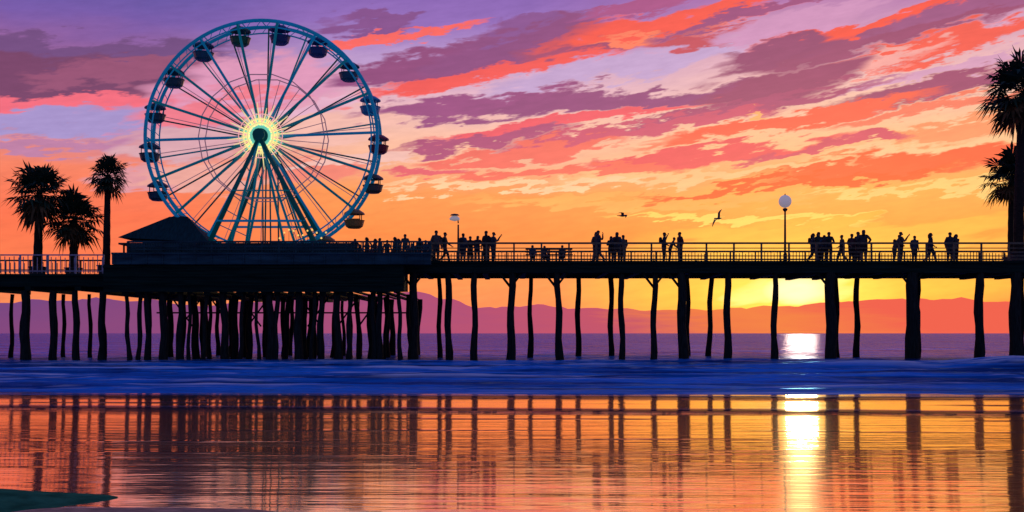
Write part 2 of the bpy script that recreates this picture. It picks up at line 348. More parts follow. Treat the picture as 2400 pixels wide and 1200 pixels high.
def mound(name,cx,cy,rx,ry,h,mt,seed):
    v=[];f=[];n=48;k=14
    for j in range(k+1):
        r=j/k
        for i in range(n):
            t=2*math.pi*i/n; w=1+0.18*noise.noise(Vector((math.cos(t)*1.5,math.sin(t)*1.5,seed)))
            x=cx+rx*r*w*math.cos(t); y=cy+ry*r*w*math.sin(t)
            z=0.06+h*(1-r**2)+0.02*noise.noise(Vector((x*2,y*2,seed)))*(1-r)
            if j==k: z-=0.06
            v.append((x,y,z))
    for j in range(k):
        for i in range(n): f.append((j*n+i,j*n+(i+1)%n,(j+1)*n+(i+1)%n,(j+1)*n+i))
    me=bpy.data.meshes.new(name); me.from_pydata(v,[],f); me.materials.append(mt); me.polygons.foreach_set('use_smooth',[True]*len(f))
    o=bpy.data.objects.new(name,me); S.collection.objects.link(o); return o
mound("algae_mound",-5.3,9.85,1.75,0.95,0.10,mat("green_algae",(0.05,0.22,0.10),0.9,var=0.35,nscale=5,bump=0.6,spec=0.0),2)
mound("sand_bank",-3.3,9.25,1.9,0.42,0.04,mat("damp_sand",(0.6,0.36,0.2),0.8,var=0.3,nscale=8,bump=0.4,spec=0.1),5)

# ---------------------------------------------------------------- hills
D=3200
def hilltop(px):
    y=[(-3500,730),(-600,715),(0,702),(120,706),(240,716),(500,705),(800,690),(930,684),(1000,700),(1100,722),(1250,716),(1420,722),(1600,728),(1750,724),(1900,722),(2050,716),(2200,706),(2400,700),(3000,715),(6000,735)]
    for (a,b),(c_,d_) in zip(y,y[1:]):
        if a<=px<=c_: return b+(d_-b)*sst(a,c_,px)
    return 725
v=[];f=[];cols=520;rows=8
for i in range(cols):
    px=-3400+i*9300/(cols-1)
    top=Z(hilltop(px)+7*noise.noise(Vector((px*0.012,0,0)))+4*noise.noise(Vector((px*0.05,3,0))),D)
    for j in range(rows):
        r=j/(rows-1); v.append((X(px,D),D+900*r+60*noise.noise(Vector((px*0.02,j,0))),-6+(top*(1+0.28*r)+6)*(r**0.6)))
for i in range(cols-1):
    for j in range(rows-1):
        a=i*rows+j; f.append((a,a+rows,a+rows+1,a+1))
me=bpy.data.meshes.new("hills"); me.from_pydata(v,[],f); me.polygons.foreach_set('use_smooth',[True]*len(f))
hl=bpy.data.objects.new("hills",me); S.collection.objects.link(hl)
m=bpy.data.materials.new("painted_haze_hills"); m.use_nodes=True; t=m.node_tree; b=t.nodes['Principled BSDF']
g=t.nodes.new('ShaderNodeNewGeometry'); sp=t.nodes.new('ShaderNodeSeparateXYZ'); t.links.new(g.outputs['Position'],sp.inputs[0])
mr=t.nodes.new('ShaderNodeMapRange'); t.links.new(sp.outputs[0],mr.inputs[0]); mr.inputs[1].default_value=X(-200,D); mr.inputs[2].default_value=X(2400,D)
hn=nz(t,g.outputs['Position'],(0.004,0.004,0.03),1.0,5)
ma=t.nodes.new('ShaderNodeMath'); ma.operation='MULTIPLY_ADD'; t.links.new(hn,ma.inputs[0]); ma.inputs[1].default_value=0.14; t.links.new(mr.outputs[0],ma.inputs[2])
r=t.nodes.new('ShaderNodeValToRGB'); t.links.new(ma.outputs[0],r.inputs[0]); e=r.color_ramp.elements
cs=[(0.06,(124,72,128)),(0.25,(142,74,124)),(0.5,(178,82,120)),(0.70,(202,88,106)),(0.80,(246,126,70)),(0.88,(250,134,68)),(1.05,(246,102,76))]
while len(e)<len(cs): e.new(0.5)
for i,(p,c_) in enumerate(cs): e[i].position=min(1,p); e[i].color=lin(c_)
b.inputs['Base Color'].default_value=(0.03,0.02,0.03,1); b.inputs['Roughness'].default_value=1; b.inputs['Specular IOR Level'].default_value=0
t.links.new(r.outputs[0],b.inputs['Emission Color']); b.inputs['Emission Strength'].default_value=0.97  # emission paints aerial haze onto the hills, more orange toward the sun
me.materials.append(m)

# ---------------------------------------------------------------- pier
pier=empty("pier",(0,62,0))
def par(o,p): o.parent=p; o.matrix_parent_inverse=Matrix.Translation(-Vector(p.location)); return o
dF,dB=62.5,69.0
xr0=X(935,dF); zt=5.68; zb=5.02
M=MB()
M.box(xr0,75,dF-0.35,dB+0.5,zt-0.14,zt)
M.box(xr0,75,dF-0.22,dF+0.05,zb,zt-0.143)
M.box(xr0,75,dB-0.1,dB+0.2,zb,zt-0.143)
for yy in (64,65.5,67): M.box(xr0,75,yy,yy+0.2,zb+0.15,zt-0.143)
x=xr0
while x<75:
    M.box(x,x+0.12,dF-0.36-0.03,dF-0.353,zt-0.2,zt+0.02); x+=2.4
x=xr0+1.2
while x<75:
    M.box(x,x+0.3,dF-0.15,dB+0.1,zb-random.uniform(0.02,0.12),zb-0.003); x+=random.uniform(1.6,3.2)
xl1=X(250,64); ltz=5.02; lbz=4.3
M.box(-95,xl1,63.65,70.5,ltz-0.14,ltz); M.box(-95,xl1,63.8,64.1,lbz,ltz-0.143); M.box(-95,xl1,70,70.3,lbz,ltz-0.143)
x=-95
while x<xl1-0.5: M.box(x,x+0.35,63.75,70.4,lbz-0.25,lbz-0.003); x+=2.9
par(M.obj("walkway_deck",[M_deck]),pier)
M=MB(); px0,px1=X(242,61.2),X(945,61.2)
zl,zu=Z(684,61.2),Z(620,61.2)
M.box(px0,px1,61.2,61.5,zl,zu); M.box(px0,px0+0.3,61.503,80,zl,zu); M.box(px1-0.3,px1,61.503,64,zl+0.1,zu)
x=px0
while x<px1-0.5:
    w=random.uniform(0.25,0.4); dz=random.uniform(0.0,0.22); M.box(x,min(px1-0.31,x+w),61.503,75,zl-dz,zl-0.003+0.05); x+=random.uniform(0.6,1.1)
for k in range(3): M.box(px0-0.02,px1+0.02,61.12,61.197,zl+0.35+k*0.5,zl+0.43+k*0.5)
ux0,ux1=X(262,61),X(1010,61); pt=Z(592,61)
U=MB()
U.box(ux0,ux1,61.0,61.3,zu+0.004,pt-0.1)
U.box(ux0,ux1,60.9,64.7,pt-0.097,pt); U.box(ux0,ux1,67.3,79,pt-0.097,pt)
U.box(ux0,X(480,66),64.703,67.297,pt-0.097,pt); U.box(X(790,66),ux1,64.703,67.297,pt-0.097,pt)
x=ux0+0.1
while x<ux1: U.box(x,x+0.07,60.95,60.997,zu+0.01,pt-0.11); x+=0.9
par(M.obj("platform_fascia",[M_deck]),pier); par(U.obj("platform_upper_deck",[M_fas]),pier)
M=MB()
def pile(px,d_,wpx,ztop,lean=0.0,brace=False):
    x=X(px,d_); r=wpx*d_/F/2
    pts=[];rs=[]; ph=random.uniform(0,6)
    for k in range(9):
        tt=k/8; z=-1.0+(ztop+1.0)*tt
        pts.append((x+lean*(1-tt)+0.05*math.sin(k*1.3+ph),d_+0.02*math.cos(k*2.1),z)); rs.append(r*(1.12-0.18*tt)*(1+0.10*random.uniform(-1,1))*(1.15 if k==1 or k==2 else 1))
    M.path(pts,rs,10)
    if brace:
        M.tube((x,d_-0.02,ztop-0.95),(x-0.75,d_-0.02,ztop+0.02),0.07); M.tube((x,d_-0.02,ztop-0.75),(x+0.6,d_-0.02,ztop+0.02),0.06)
R=[(970,20,0,0,1),(1030,11,1,0,0),(1050,15,0,0.05,0),(1112,14,0,0,0),(1200,18,0,-0.1,1),(1243,11,1,0,0),(1306,15,0,0.18,1),(1355,12,1,0,0),
(1432,12,1,0,0),(1455,13,0,0.1,0),(1535,14,0,-0.12,1),(1596,20,0,0.15,1),(1612,10,1,0,0),(1667,12,1,-0.2,0),(1705,16,0,0,0),(1817,14,0,-0.1,0),(1945,24,0,0.1,1),(1960,12,1,0,0),(2008,14,1,0,0),(2138,30,0,0.05,1),(2150,13,1,0,0),(2295,20,0,0,0),(2380,26,0,0.0,0),(2394,14,1,0,0)]
for px,w,bk,ln,br in R: pile(px,dB if bk else dF,w,zb+0.01,ln,bool(br))
for k in range(14): pile(2520+k*140,dF,20,zb,0); pile(2560+k*140,dB,14,zb,0)
for px,w,bk in [(28,9,1),(60,22,0),(125,17,0),(150,9,1),(177,15,0),(210,9,1),(240,18,0)]: pile(px,70 if bk else 64,w,lbz-0.24,random.uniform(-0.08,0.08))
for k in range(14): pile(-70-k*120,64,18,lbz-0.24); pile(-30-k*120,70,12,lbz-0.24)
for d_,n,w in ((61.7,20,14),(65.5,16,12),(70,14,11),(75,10,10)):
    for k in range(n):
        a=(px0*0.98)*F/d_+1200; b_=(px1*0.98)*F/d_+1200
        px=a+(b_-a)*(k+random.uniform(0.15,0.85))/n
        pile(px,d_,w*random.uniform(0.6,1.35),zl+0.01,random.uniform(-0.35,0.35))
for k in range(9):
    xa=px0+1+k*1.8; d_=random.choice((62.3,66,70.5)); M.tube((xa,d_,zl-0.1),(xa+random.choice((-1.3,1.3)),d_,zl-1.9),0.05)
M.tube((px0,70.4,zl-1.0),(px1,70.4,zl-1.0),0.05)
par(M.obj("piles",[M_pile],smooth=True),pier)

# ---------------------------------------------------------------- railings
def railing(name,x0,x1,y,z,h,post,rails,pick,mt,pr=0.035):
    M=MB(); n=max(1,int((x1-x0)/post))
    for k in range(n+1):
        x=x0+(x1-x0)*k/n; M.box(x-pr*1.4,x+pr*1.4,y-pr,y+pr,z,z+h*(1.03))
    for r_,rad in rails: M.box(x0,x1,y-pr-0.022,y-pr-0.002,z+h*r_-rad,z+h*r_+rad)
    if pick:
        x=x0+pick
        while x<x1:
            M.box(x-0.022,x+0.022,y+0.037,y+0.06,z+0.05,z+h*random.uniform(0.86,0.98)); x+=pick
    return M.obj(name,[mt])
rr_=((1.0,0.055),(0.72,0.025),(0.5,0.025),(0.28,0.025),(0.1,0.025))
railing("pier_railing",X(1012,dF),75,dF-0.2,zt+0.003,1.0,1.55,rr_,0,M_rail)
railing("pier_railing",X(1012,dB),75,dB+0.3,zt+0.003,1.05,1.55,rr_,0.2,M_rail,0.03)
railing("picket_fence",-90,X(245,64),63.85,ltz+0.003,1.1,1.6,((1.0,0.04),(0.15,0.03)),0.27,M_pale)
railing("picket_fence",-90,X(245,70),70.2,ltz+0.003,1.2,1.6,((1.0,0.05),(0.5,0.03),(0.15,0.03)),0.3,M_rail)
railing("platform_railing",X(300,61.3),ux1-0.05,61.25,pt+0.003,0.62,0.9,((1.0,0.05),(0.6,0.03),(0.3,0.03)),0.14,M_fas)
M=MB(); M.box(X(300,62),X(830,62),62,62.12,pt+0.003,pt+0.62)
for k in range(14): xx=X(300,62)+k*0.98; M.box(xx,xx+0.08,61.94,61.997,pt+0.003,pt+0.7)
M.obj("boarding_barrier",[M_fas])

# ---------------------------------------------------------------- ferris wheel
wd=66.0; C=Vector((X(619,wd),wd,Z(325,wd))); RR=6.90
fw=empty("ferris_wheel",C)
def wp(o): return par(o,fw)
M=MB()
for yy in (-0.75,0.75):
    M.ring(C+Vector((0,yy,0)),RR,0.11,96,8,0); M.ring(C+Vector((0,yy,0)),RR-0.36,0.045,96,6,0)
for k in range(72):
    a=2*math.pi*k/72; a2=a+math.pi/72
    for yy in (-0.75,0.75):
        M.tube(C+Vector((math.cos(a)*RR,yy,math.sin(a)*RR)),C+Vector((math.cos(a2)*(RR-0.36),yy,math.sin(a2)*(RR-0.36))),0.022,n=5)
for k in range(36):
    a=2*math.pi*k/36; M.tube(C+Vector((math.cos(a)*RR,-0.75,math.sin(a)*RR)),C+Vector((math.cos(a)*RR,0.75,math.sin(a)*RR)),0.035,n=6)
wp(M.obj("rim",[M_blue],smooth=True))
M=MB(); Nn=18; off=math.radians(2)
for k in range(Nn):
    a=off+2*math.pi*k/Nn
    for yy,da in ((-0.75,0.0),(0.75,math.radians(7))):
        aa=a+da
        M.tube(C+Vector((math.cos(aa)*0.45,yy*0.9,math.sin(aa)*0.45)),C+Vector((math.cos(aa)*RR,yy,math.sin(aa)*RR)),0.085 if yy<0 else 0.05,n=6,mi=(0 if yy<0 else 1) if k%3 else (2 if yy<0 else 0))
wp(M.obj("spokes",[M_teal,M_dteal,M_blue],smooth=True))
M=MB()
for yy in (-0.7,0.7): M.ring(C+Vector((0,yy,0)),3.75,0.035,18,5)
for k in range(36):
    a=off+math.radians(5)+2*math.pi*k/36; M.tube(C+Vector((0,0.0,0))+Vector((math.cos(a)*0.6,0,math.sin(a)*0.6)),C+Vector((math.cos(a)*(3.75 if k%2 else RR-0.4),0.6,math.sin(a)*(3.75 if k%2 else RR-0.4))),0.022,n=4)
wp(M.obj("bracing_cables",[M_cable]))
M=MB()
M.tube(C+Vector((0,-1.35,0)),C+Vector((0,1.35,0)),0.30,n=20); M.tube(C+Vector((0,-0.95,0)),C+Vector((0,-0.8,0)),0.50,n=24); M.tube(C+Vector((0,0.8,0)),C+Vector((0,1.0,0)),0.62,n=24)
M.tube(C+Vector((0,-1.5,0)),C+Vector((0,-1.353,0)),0.36,n=12)
wp(M.obj("hub",[M_dteal]))
M=MB()
for k in range(60):
    a=2*math.pi*k/60; l=(1.15,2.0,1.4,1.7,1.25)[k%5]
    mi=(0,0,1,0,2)[k%5]
    M.tube(C+Vector((math.cos(a)*0.5,-0.93,math.sin(a)*0.5)),C+Vector((math.cos(a)*l,-0.86,math.sin(a)*l)),0.055,0.02,n=5,mi=mi)
M.ring(C+Vector((0,-0.98,0)),0.54,0.09,40,8,1); M.ring(C+Vector((0,-0.97,0)),0.76,0.07,40,6,0); M.ring(C+Vector((0,-0.96,0)),1.02,0.045,40,6,0); M.ring(C+Vector((0,-0.95,0)),1.3,0.03,40,6,2)
wp(M.obj("hub_lights",[M_led,M_led2,M_led4]))
M=MB()
zb_=pt+0.12
for yy in (-1.25,1.25):
    for (bx,by,r_) in ((500,590,0.15),(765,580,0.17),(555,590,0.09),(715,585,0.08)):
        M.tube(C+Vector((0,yy,-0.1)),Vector((X(bx,wd),wd+yy*1.6,zb_)),r_*0.8,r_,n=10,mi=0 if r_>0.1 else 1)
    M.tube(Vector((X(528,wd),wd+yy*1.5,Z(525,wd))),Vector((X(728,wd),wd+yy*1.5,Z(525,wd))),0.07,n=8,mi=2)
    M.tube(Vector((X(560,wd),wd+yy*1.4,Z(455,wd))),Vector((X(692,wd),wd+yy*1.4,Z(455,wd))),0.04,n=8,mi=1)
    for s_ in (-1,1):
        xb=X(500,wd) if s_<0 else X(765,wd)
        for k in range(1,8):
            f0=k/8; f1=(k+0.5)/8
            M.tube((C.x+(xb-C.x)*f0,wd+yy*(1+0.6*f0),C.z+(zb_-C.z)*f0),(C.x+((X(555,wd) if s_<0 else X(715,wd))-C.x)*f1,wd+yy*(1+0.6*f1),C.z+(zb_-C.z)*f1),0.03,n=5,mi=1)
for px in (603,621,640): M.tube((X(px,wd),wd+1.3,C.z-0.4),(X(px,wd),wd+1.6,pt+0.1),0.05,n=6,mi=0)
wp(M.obj("support_frame",[M_dteal,M_teal,M_blue],smooth=True))
M=MB()
for bx,w_ in ((525,1.0),(760,0.6)):
    for yy in (-2.0,2.0): M.box(X(bx,wd)-w_,X(bx,wd)+w_,wd+yy-0.45,wd+yy+0.45,pt+0.002,pt+0.35)
wp(M.obj("footing",[M_teal]))
M=MB()
for k in range(11):
    xx=X(672,wd)+k*0.27; zz=pt+1.05+0.5*abs(math.sin(k*0.7)); M.lathe((xx,wd-2.0,zz),[(0.001,-0.05),(0.05,-0.03),(0.06,0.0),(0.04,0.05),(0.001,0.07)],8,mi=0)
    M.tube((xx,wd-2.0,pt+0.36),(xx,wd-2.0,zz-0.04),0.012,n=4,mi=1)
wp(M.obj("loading_bay_lights",[M_led3,M_dteal]))
GC=[(0.02,0.20,0.08),(0.03,0.08,0.24),(0.02,0.14,0.18),(0.03,0.42,0.62),(0.34,0.03,0.05),(0.16,0.13,0.08),(0.50,0.26,0.06),(0.03,0.11,0.12)]
GM=[mat("gondola_paint_%d"%i,c_,0.4,var=0.25,nscale=2) for i,c_ in enumerate(GC)]
order={102:0,82:1,62:1,42:2,22:3,2:4,-18:5,-38:6,122:2,142:7,162:7,182:7,202:7,222:5,242:2,262:1,282:3,302:6}
for k in range(18):
    adeg=(2+20*k); ad=adeg if adeg<=302 else adeg-360
    mi=order.get(ad,7); a=math.radians(adeg)
    pv=C+Vector((math.cos(a)*(RR-0.02),0,math.sin(a)*(RR-0.02)))
    G=MB()
    G.tube(pv+Vector((0,-0.75,0)),pv+Vector((0,0.75,0)),0.04,n=6)
    G.lathe(pv+Vector((0,0,-0.26)),[(0.02,0.26),(0.34,0.2),(0.60,0.03),(0.64,-0.06),(0.60,-0.06),(0.02,0.1)],14)
    G.lathe(pv+Vector((0,0,-1.18)),[(0.02,0.0),(0.36,0.02),(0.52,0.14),(0.60,0.44),(0.64,0.50),(0.59,0.51),(0.54,0.44),(0.42,0.16),(0.02,0.1)],14)
    for q in range(4):
        t_=math.pi/4+q*math.pi/2; G.tube(pv+Vector((math.cos(t_)*0.54,math.sin(t_)*0.54,-0.74)),pv+Vector((math.cos(t_)*0.54,math.sin(t_)*0.54,-0.28)),0.03,n=5)
    G.box(pv.x-0.3,pv.x+0.3,pv.y+0.1,pv.y+0.2,pv.z-1.0,pv.z-0.55); G.box(pv.x-0.3,pv.x+0.3,pv.y-0.2,pv.y+0.097,pv.z-1.05,pv.z-0.88)
    wp(G.obj("gondola",[GM[mi]],smooth=False))

# ---------------------------------------------------------------- pavilion
pd=63.4; M=MB()
xa,xb=X(276,pd),X(490,pd); e0=Z(550,pd); e1=Z(572,pd); pk=Z(500,pd); ym=65.2
ra,rb=X(375,pd),X(418,pd)
M.face([(xa,pd,e0-0.15),(xb,pd,e0-0.45),(rb,ym,pk),(ra,ym,pk)]); M.face([(xb,ym+1.8,e0-0.45),(xa,ym+1.8,e0-0.15),(ra,ym,pk),(rb,ym,pk)])
M.face([(xa,ym+1.8,e0-0.15),(xa,pd,e0-0.15),(ra,ym,pk)]); M.face([(xb,pd,e0-0.45),(xb,ym+1.8,e0-0.45),(rb,ym,pk)])
M.box(xa+0.02,xb-0.02,pd+0.03,ym+1.77,e1-0.02,e0-0.46)
pv_=empty("pavilion",((xa+xb)/2,ym,pt)); par(M.obj("roof",[M_roof]),pv_)
M=MB()
for k in range(6):
    xx=xa+0.25+(xb-xa-0.5)*k/5
    for yy in (pd+0.3,ym+1.4): M.tube((xx,yy,pt),(xx,yy,e1),0.06)
M.box(xa+0.3,xb-0.3,ym-0.5,ym+0.9,pt+0.002,pt+0.75)
par(M.obj("posts_and_counter",[M_deck]),pv_)
M=MB(); kx=X(655,64.2); kz=pt+0.003
M.box(kx-1.1,kx+1.1,67.6,68.8,kz,kz+0.95); M.box(kx-1.3,kx+1.3,67.4,69.0,kz+0.953,kz+1.08)
for k in range(5): M.box(kx-1.05+k*0.45,kx-0.7+k*0.45,67.56,67.597,kz+0.45,kz+0.85,1)
M.obj("control_kiosk",[M_fas,M_dteal])

# ---------------------------------------------------------------- palms
def palm(px,d_,zbase,py_c,rpx,lean=0.1,seed=1,trw=18,n=46):
    rnd=random.Random(seed); x=X(px,d_); zc=Z(py_c,d_); R_=rpx*d_/F
    e=empty("palm_tree",(x,d_,zbase))
    M=MB(); pts=[];rs=[]; r0=trw*d_/F/2
    for k in range(15):
        t_=k/14; pts.append((lean*t_*t_,0.05*math.sin(3*t_),(zc-zbase)*t_)); rs.append(r0*(1.25-0.45*t_+(0.3 if k==0 else 0))*(1+0.07*(k%2)))
    M.path(pts,rs,10)
    M.obj("trunk",[M_trunk],e)
    top=Vector(pts[-1]); B=MB()
    for i in range(n):
        u=(i+0.5)/n; pitch=math.radians(84-150*u+rnd.uniform(-14,14)); yaw=i*2.39996+rnd.uniform(-0.3,0.3)
        dr=Vector((math.cos(yaw)*math.cos(pitch),math.sin(yaw)*math.cos(pitch),math.sin(pitch)))
        side=Vector((-math.sin(yaw),math.cos(yaw),0)); nor=dr.cross(side)
        pl=R_*rnd.uniform(0.28,0.62); st=top+dr*0.05
        droop=Vector((0,0,-1))
        p1=st+dr*pl+droop*0.04; B.tube(st,p1,0.022,0.014,n=4,cap=False,mi=0)
        mi=1 if (pitch<math.radians(-30) and rnd.random()<0.8) else 0
        FL=R_*rnd.uniform(0.42,0.64)
        nb=15
        for b in range(nb):
            th=(b/(nb-1)-0.5)*math.radians(230); Lb=FL*(0.62+0.38*math.cos(th*0.75))*rnd.uniform(0.75,1.1)
            dd=(dr*math.cos(th)+side*math.sin(th)).normalized()
            w=FL*0.07; pr=(nor.cross(dd)).normalized()*w
            mid=p1+dd*Lb*0.55+nor*0.03*(-1)**b; tip=p1+dd*Lb+droop*Lb*rnd.uniform(0.05,0.5)
            B.face([p1,mid-pr,tip,mid+pr],mi)
    for i in range(int(n*0.9)):
        yaw=rnd.uniform(0,6.283); l=R_*rnd.uniform(0.3,0.7); rr0=rs[-1]*1.1
        p=top+Vector((math.cos(yaw)*rr0,math.sin(yaw)*rr0,-rnd.uniform(0,0.2)))
        q=p+Vector((math.cos(yaw)*0.25*rnd.random(),math.sin(yaw)*0.25*rnd.random(),-l)); s_=Vector((-math.sin(yaw),math.cos(yaw),0))*0.08
        B.face([p,(p+q)/2-s_,q,(p+q)/2+s_],1 if rnd.random()<0.6 else 0)
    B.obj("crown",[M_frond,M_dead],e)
    Pm=MB(); Pm.lathe((0,0,0),[(0.02,0.01),(0.42,0.01),(0.5,0.5),(0.56,0.52),(0.56,0.58),(0.48,0.58),(0.44,0.5),(0.02,0.48)],12); Pm.obj("planter",[M_plaster],e)
    return e
palm(88,66.5,ltz,455,82,0.12,1,18,60)
palm(172,67.5,ltz,515,76,0.02,2,18,60)
palm(249,65.0,ltz,412,56,0.1,3,15,48)
palm(2388,64,zt,218,108,0.25,4,20,64)
palm(2372,67.5,zt,420,82,0.0,5,16,56)
palm(2475,66,zt,330,90,0.0,8,18,44)

# ---------------------------------------------------------------- lamps
def lamp(px,d_,zbase,pyg,rpx,style):
    x=X(px,d_); h=Z(pyg,d_)-zbase; e=empty("street_lamp",(x,d_,zbase)); M=MB(); G=MB(); r=rpx*d_/F
    M.path([(0,0,0),(0,0,0.15),(0,0,0.4),(0,0,h*0.6),(0,0,h-r*1.2)],[0.13,0.11,0.075,0.06,0.05],10)
    if style==0:
        M.lathe((0,0,h-r*1.25),[(0.04,-0.15),(0.13,-0.05),(0.15,0.03),(0.05,0.08)],12)
        prof=[(r*math.sin(math.pi*k/10)+0.001,-r*math.cos(math.pi*k/10)) for k in range(11)]; G.lathe((0,0,h),prof,18)
        M.lathe((0,0,h+r*0.96),[(0.06,0),(0.03,0.05),(0.005,0.12)],8)
    else:
        M.path([(0,0,h-0.3),(-0.02,0,h),(-0.15,0,h+0.18),(-0.35,0,h+0.2)],[0.04,0.035,0.03,0.03],8)
        G.lathe((-0.22,0,h-0.02),[(0.001,0.2),(0.18,0.17),(0.33,0.02),(0.3,-0.08),(0.001,-0.16)],14,sy=0.7)
        M.lathe((-0.22,0,h+0.1),[(0.001,0.2),(0.2,0.17),(0.3,0.09)],14,sy=0.7)
    M.obj("post",[M_metal],e,True); G.obj("globe",[M_globe],e,True)
lamp(1840,63.2,zt,472,15,0); lamp(1074,68,zt,512,12,1)

# ---------------------------------------------------------------- seagulls
M_gull=mat("gull_feathers",(0.05,0.05,0.055),0.7,var=0.5,nscale=5)
def gull(px,py,d_,span,roll,yaw,bend):
    M=MB()
    M.path([(0,-0.25,0.01),(0,-0.2,0.015),(0,-0.13,0.0),(0,0,0),(0,0.13,0),(0,0.24,0.01),(0,0.3,0.01)],[0.008,0.028,0.03,0.055,0.045,0.025,0.012],8)
    M.tube((0,-0.25,0.01),(0,-0.3,0.0),0.01,0.003,n=5)
    M.face([(-0.03,0.25,0.01),(0.03,0.25,0.01),(0.07,0.4,0.01),(-0.07,0.4,0.01)])
    h=span/2
    for s_ in (-1,1):
        a=[(0.03*s_,-0.09,0.03),(h*0.42*s_,-0.14,0.03+bend),(h*0.75*s_,-0.07,0.03+bend*0.8),(h*s_,0.08,bend*0.35)]
        b=[(0.03*s_,0.10,0.03),(h*0.42*s_,0.05,0.02+bend),(h*0.75*s_,0.06,0.02+bend*0.8),(h*s_,0.1,bend*0.35)]
        for i in range(3):
            M.face([a[i],a[i+1],b[i+1],b[i]]); M.face([Vector(b[i])-Vector((0,0,0.012)),Vector(b[i+1])-Vector((0,0,0.012)),Vector(a[i+1])-Vector((0,0,0.012)),Vector(a[i])-Vector((0,0,0.012))])
    o=M.obj("seagull",[M_gull]); o.location=(X(px,d_),d_,Z(py,d_)); o.rotation_euler=(0.1,roll,yaw)
gull(1685,512,55,1.05,math.radians(-58),math.radians(20),0.16)
gull(1460,506,60,0.75,math.radians(15),math.radians(50),0.10)

# ---------------------------------------------------------------- people
M_skin=mat("skin",(0.28,0.16,0.11),0.6,var=0.1); M_hair=mat("hair",(0.02,0.012,0.008),0.6,var=0.3)
CL=[mat("cloth_%d"%i,c_,0.85,var=0.25,nscale=8) for i,c_ in enumerate([(0.02,0.03,0.05),(0.05,0.05,0.05),(0.10,0.03,0.03),(0.02,0.05,0.04),(0.12,0.10,0.08),(0.03,0.02,0.02),(0.04,0.07,0.10)])]
def person(px,d_,zf,pose='stand',rot=0,h=1.72,seed=0):
    rnd=random.Random(seed); ly=-0.02; pz=0.95; kn=[(-0.10,-0.02,0.5),(0.10,-0.02,0.5)]; an=[(-0.11,0.02,0.08),(0.11,0.02,0.08)]
    el_=[(-0.26,0.03,1.13),(0.26,0.03,1.13)]; wr=[(-0.26,-0.06,0.87),(0.26,-0.06,0.87)]
    if pose=='walk': kn=[(-0.1,-0.2,0.52),(0.1,0.02,0.5)]; an=[(-0.1,-0.3,0.1),(0.1,0.33,0.15)]; el_=[(-0.26,0.14,1.15),(0.26,-0.08,1.14)]; wr=[(-0.26,0.1,0.9),(0.25,-0.3,1.0)]
    if pose=='lean': ly=-0.22; an=[(-0.13,0.08,0.08),(0.13,0.02,0.08)]; el_=[(-0.28,-0.34,1.12),(0.28,-0.34,1.12)]; wr=[(-0.1,-0.5,1.06),(0.1,-0.5,1.08)]
    if pose=='phone': el_=[(-0.26,-0.02,1.14),(0.29,-0.1,1.2)]; wr=[(-0.2,-0.28,1.2),(0.18,-0.36,1.48)]
    if pose=='wave': el_=[(-0.26,0.0,1.14),(0.36,-0.08,1.3)]; wr=[(-0.2,-0.2,1.0),(0.30,-0.2,1.55)]
    if pose=='hips': el_=[(-0.36,0.1,1.16),(0.36,0.1,1.16)]; wr=[(-0.2,-0.03,1.0),(0.2,-0.03,1.0)]
    sz=0
    if pose=='sit': kn=[(-0.12,-0.45,0.97),(0.12,-0.45,0.97)]; an=[(-0.12,-0.46,0.55),(0.12,-0.42,0.55)]; el_=[(-0.24,-0.08,1.16),(0.24,-0.08,1.16)]; wr=[(-0.13,-0.34,1.04),(0.13,-0.34,1.04)]; sz=-0.47
    bw=rnd.uniform(1.1,1.35)
    V=[(0,0,pz),(0,ly*0.4,1.13),(0,ly,1.34),(0,ly*1.15,1.46),(0,ly*1.3-0.01,1.55),(0,ly*1.3-0.015,1.66)]
    Rr=[(0.155*bw,0.12*bw),(0.14*bw,0.115*bw),(0.185,0.13*bw),(0.068,0.068),(0.08,0.095),(0.078,0.088)]
    E=[(0,1),(1,2),(2,3),(3,4),(4,5)]
    def add(p,r,pa): V.append(p); Rr.append(r); E.append((pa,len(V)-1)); return len(V)-1
    hands=[]
    for s_,i in ((-1,0),(1,1)):
        sh=add((0.18*s_,ly,1.39),(0.075,0.075),2); e_=add(el_[i],(0.056*bw,0.056*bw),sh); w=add(wr[i],(0.036,0.036),e_)
        dr=(Vector(wr[i])-Vector(el_[i])).normalized(); hp=Vector(wr[i])+dr*0.07; add(tuple(hp),(0.038,0.022),w); hands.append((hp,dr,s_))
        hi=add((0.09*s_,0,0.88),(0.105*bw,0.105*bw),0); k=add(kn[i],(0.075*bw,0.075*bw),hi); a=add(an[i],(0.05,0.052),k)
        add((an[i][0]*1.05,an[i][1]-0.16,an[i][2]-0.04),(0.042,0.034),a)
    me=bpy.data.meshes.new("person"); me.from_pydata(V,E,[]); o=bpy.data.objects.new("tmp",me); S.collection.objects.link(o)
    o.modifiers.new('s','SKIN')
    for i,sv_ in enumerate(me.skin_vertices[0].data): sv_.radius=Rr[i]; sv_.use_root=(i==0)
    sb=o.modifiers.new('b','SUBSURF'); sb.levels=1
    dg=bpy.context.evaluated_depsgraph_get(); em=bpy.data.meshes.new_from_object(o.evaluated_get(dg))
    bpy.data.objects.remove(o)
    hd=Vector(V[4]); hair_long=rnd.random()<0.5
    B=MB(); B.v=[v.co.copy() for v in em.vertices]; B.f=[tuple(p.vertices) for p in em.polygons]
    short=rnd.random()<0.4
    for p in em.polygons:
        c_=p.center
        if c_.z>1.5 and abs(c_.x)<0.12: B.m.append(1 if (c_.z>1.66 or (c_.y>hd.y+0.01)) else 0)
        elif (Vector(c_)-hands[1][0]).length<0.12 or (Vector(c_)-hands[0][0]).length<0.12: B.m.append(0)
        elif c_.z<0.12: B.m.append(4)
        elif c_.z<(0.99 if pose!='sit' else 1.02): B.m.append(0 if (short and c_.z<0.5) else 3)
        else: B.m.append(2)
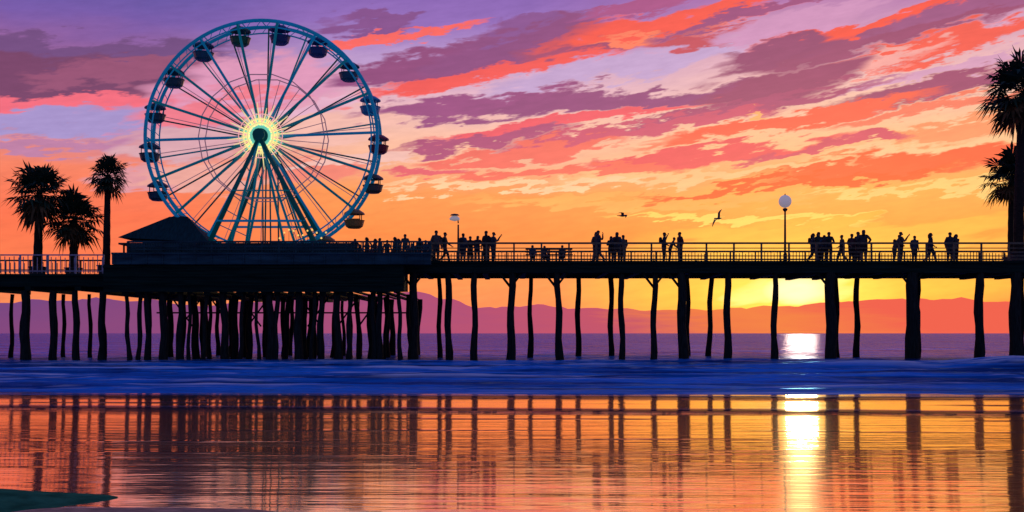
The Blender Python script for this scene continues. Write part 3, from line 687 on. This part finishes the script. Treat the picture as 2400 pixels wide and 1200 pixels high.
    B.tube(hd+Vector((0,-0.075,0.045)),hd+Vector((0,-0.115,0.015)),0.012,0.018,n=6,mi=0)
    for s_ in (-1,1):
        B.tube(hd+Vector((0.07*s_,0,0.03)),hd+Vector((0.09*s_,0.01,0.035)),0.025,0.02,n=6,mi=0)
        B.tube(hd+Vector((0.03*s_,-0.07,0.055)),hd+Vector((0.03*s_,-0.096,0.055)),0.011,n=6,mi=1)
    B.tube(hd+Vector((-0.022,-0.09,-0.02)),hd+Vector((0.022,-0.09,-0.02)),0.007,n=5,mi=4)
    B.lathe(hd+Vector((0,0.012,0.085)),[(0.08,-0.05),(0.094,-0.01),(0.085,0.04),(0.05,0.07),(0.004,0.08)],12,mi=1)
    if hair_long: B.path([hd+Vector((0,0.05,0.1)),hd+Vector((0,0.08,0.02)),hd+Vector((0,0.085,-0.10)),hd+Vector((0,0.08,-0.2))],[0.06,0.088,0.08,0.04],8,mi=1)
    for hp,dr,s_ in hands:
        sd=dr.cross(Vector((s_*1.0,0.3,0.2))).normalized(); nn=dr.cross(sd)
        for q,l in enumerate((0.065,0.078,0.072,0.055)):
            b0=hp+dr*0.02+sd*(q-1.5)*0.017; b1=b0+dr*l*0.55; b2=b1+(dr*0.7+nn*0.5).normalized()*l*0.5
            B.path([b0,b1,b2],[0.0095,0.009,0.006],6,mi=0)
        t0=hp-dr*0.02-sd*0.025; B.path([t0,t0+(dr*0.6-sd*0.8).normalized()*0.035,t0+(dr*0.9-sd*0.5).normalized()*0.065],[0.012,0.01,0.007],6,mi=0)
    if rnd.random()<0.35 and pose!='sit':
        B.lathe((0,ly+0.2,1.08),[(0.02,0),(0.13,0.03),(0.15,0.2),(0.13,0.34),(0.02,0.38)],10,mi=4,sy=0.65)
    ob=B.obj("person",[M_skin,M_hair,CL[rnd.randrange(7)],CL[rnd.choice((0,1,5))],CL[5]],smooth=True)
    s_=h/1.76; ob.scale=(s_,s_,s_); ob.rotation_euler=(0,0,rot); ob.location=(X(px,d_),d_,zf-0.03*s_+sz*s_)
PP=[(1022,'stand',0.4),(1042,'walk',1.4),(1085,'stand',2.6),(1102,'hips',0.2),(1118,'lean',3.0),(1140,'stand',-0.6),(1156,'phone',1.2),
(1397,'wave',0.4),(1403,'walk',-1.3),(1432,'phone',0.2),(1446,'stand',2.9),(1460,'hips',0.5),(1556,'wave',1.5),(1570,'lean',1.4),(1594,'stand',-1.2),
(1905,'walk',1.4),(1918,'hips',0.3),(1932,'stand',2.9),(1943,'lean',-0.3),(1974,'walk',-1.5),(1996,'wave',0.2),(2010,'stand',0.6),(2024,'hips',2.8),
(2096,'lean',1.4),(2110,'phone',0.8),(2143,'stand',0.3),(2180,'walk',1.5),(2226,'stand',0.1),(2240,'hips',0.6)]
for i,(px,ps,ro) in enumerate(PP):
    person(px,63.3+random.uniform(0,1.6),zt,ps,ro,random.uniform(1.65,1.98) if i!=13 else 1.5,i)
for i in range(20):
    px=832+i*9.2+random.uniform(-5,5); person(px,random.uniform(68,77.5),pt,random.choice(['stand','walk','hips','phone','stand']),random.uniform(-3,3),random.uniform(1.5,1.85),100+i)
M_bench=mat("bench_timber",(0.04,0.035,0.025),0.7)
for px in (1262,1312):
    M=MB()
    for k in range(3): M.box(-0.75,0.75,-0.2+k*0.15,-0.08+k*0.15,0.43,0.47)
    for k in range(2): M.box(-0.75,0.75,0.27,0.31,0.58+k*0.16,0.70+k*0.16)
    for xx in (-0.65,0.65): M.box(xx-0.03,xx+0.03,-0.2,-0.14,0,0.427); M.box(xx-0.03,xx+0.03,0.22,0.267,0,0.86); M.box(xx-0.03,xx+0.03,-0.137,0.217,0.36,0.427)
    o=M.obj("park_bench",[M_bench]); o.location=(X(px,63.6),63.6,zt+0.001)
person(1248,63.6,zt,'sit',0.0,1.45,300); person(1276,63.6,zt,'sit',0.2,1.4,301); person(1318,63.6,zt,'sit',-0.2,1.45,302)
print("done",len(bpy.data.objects))
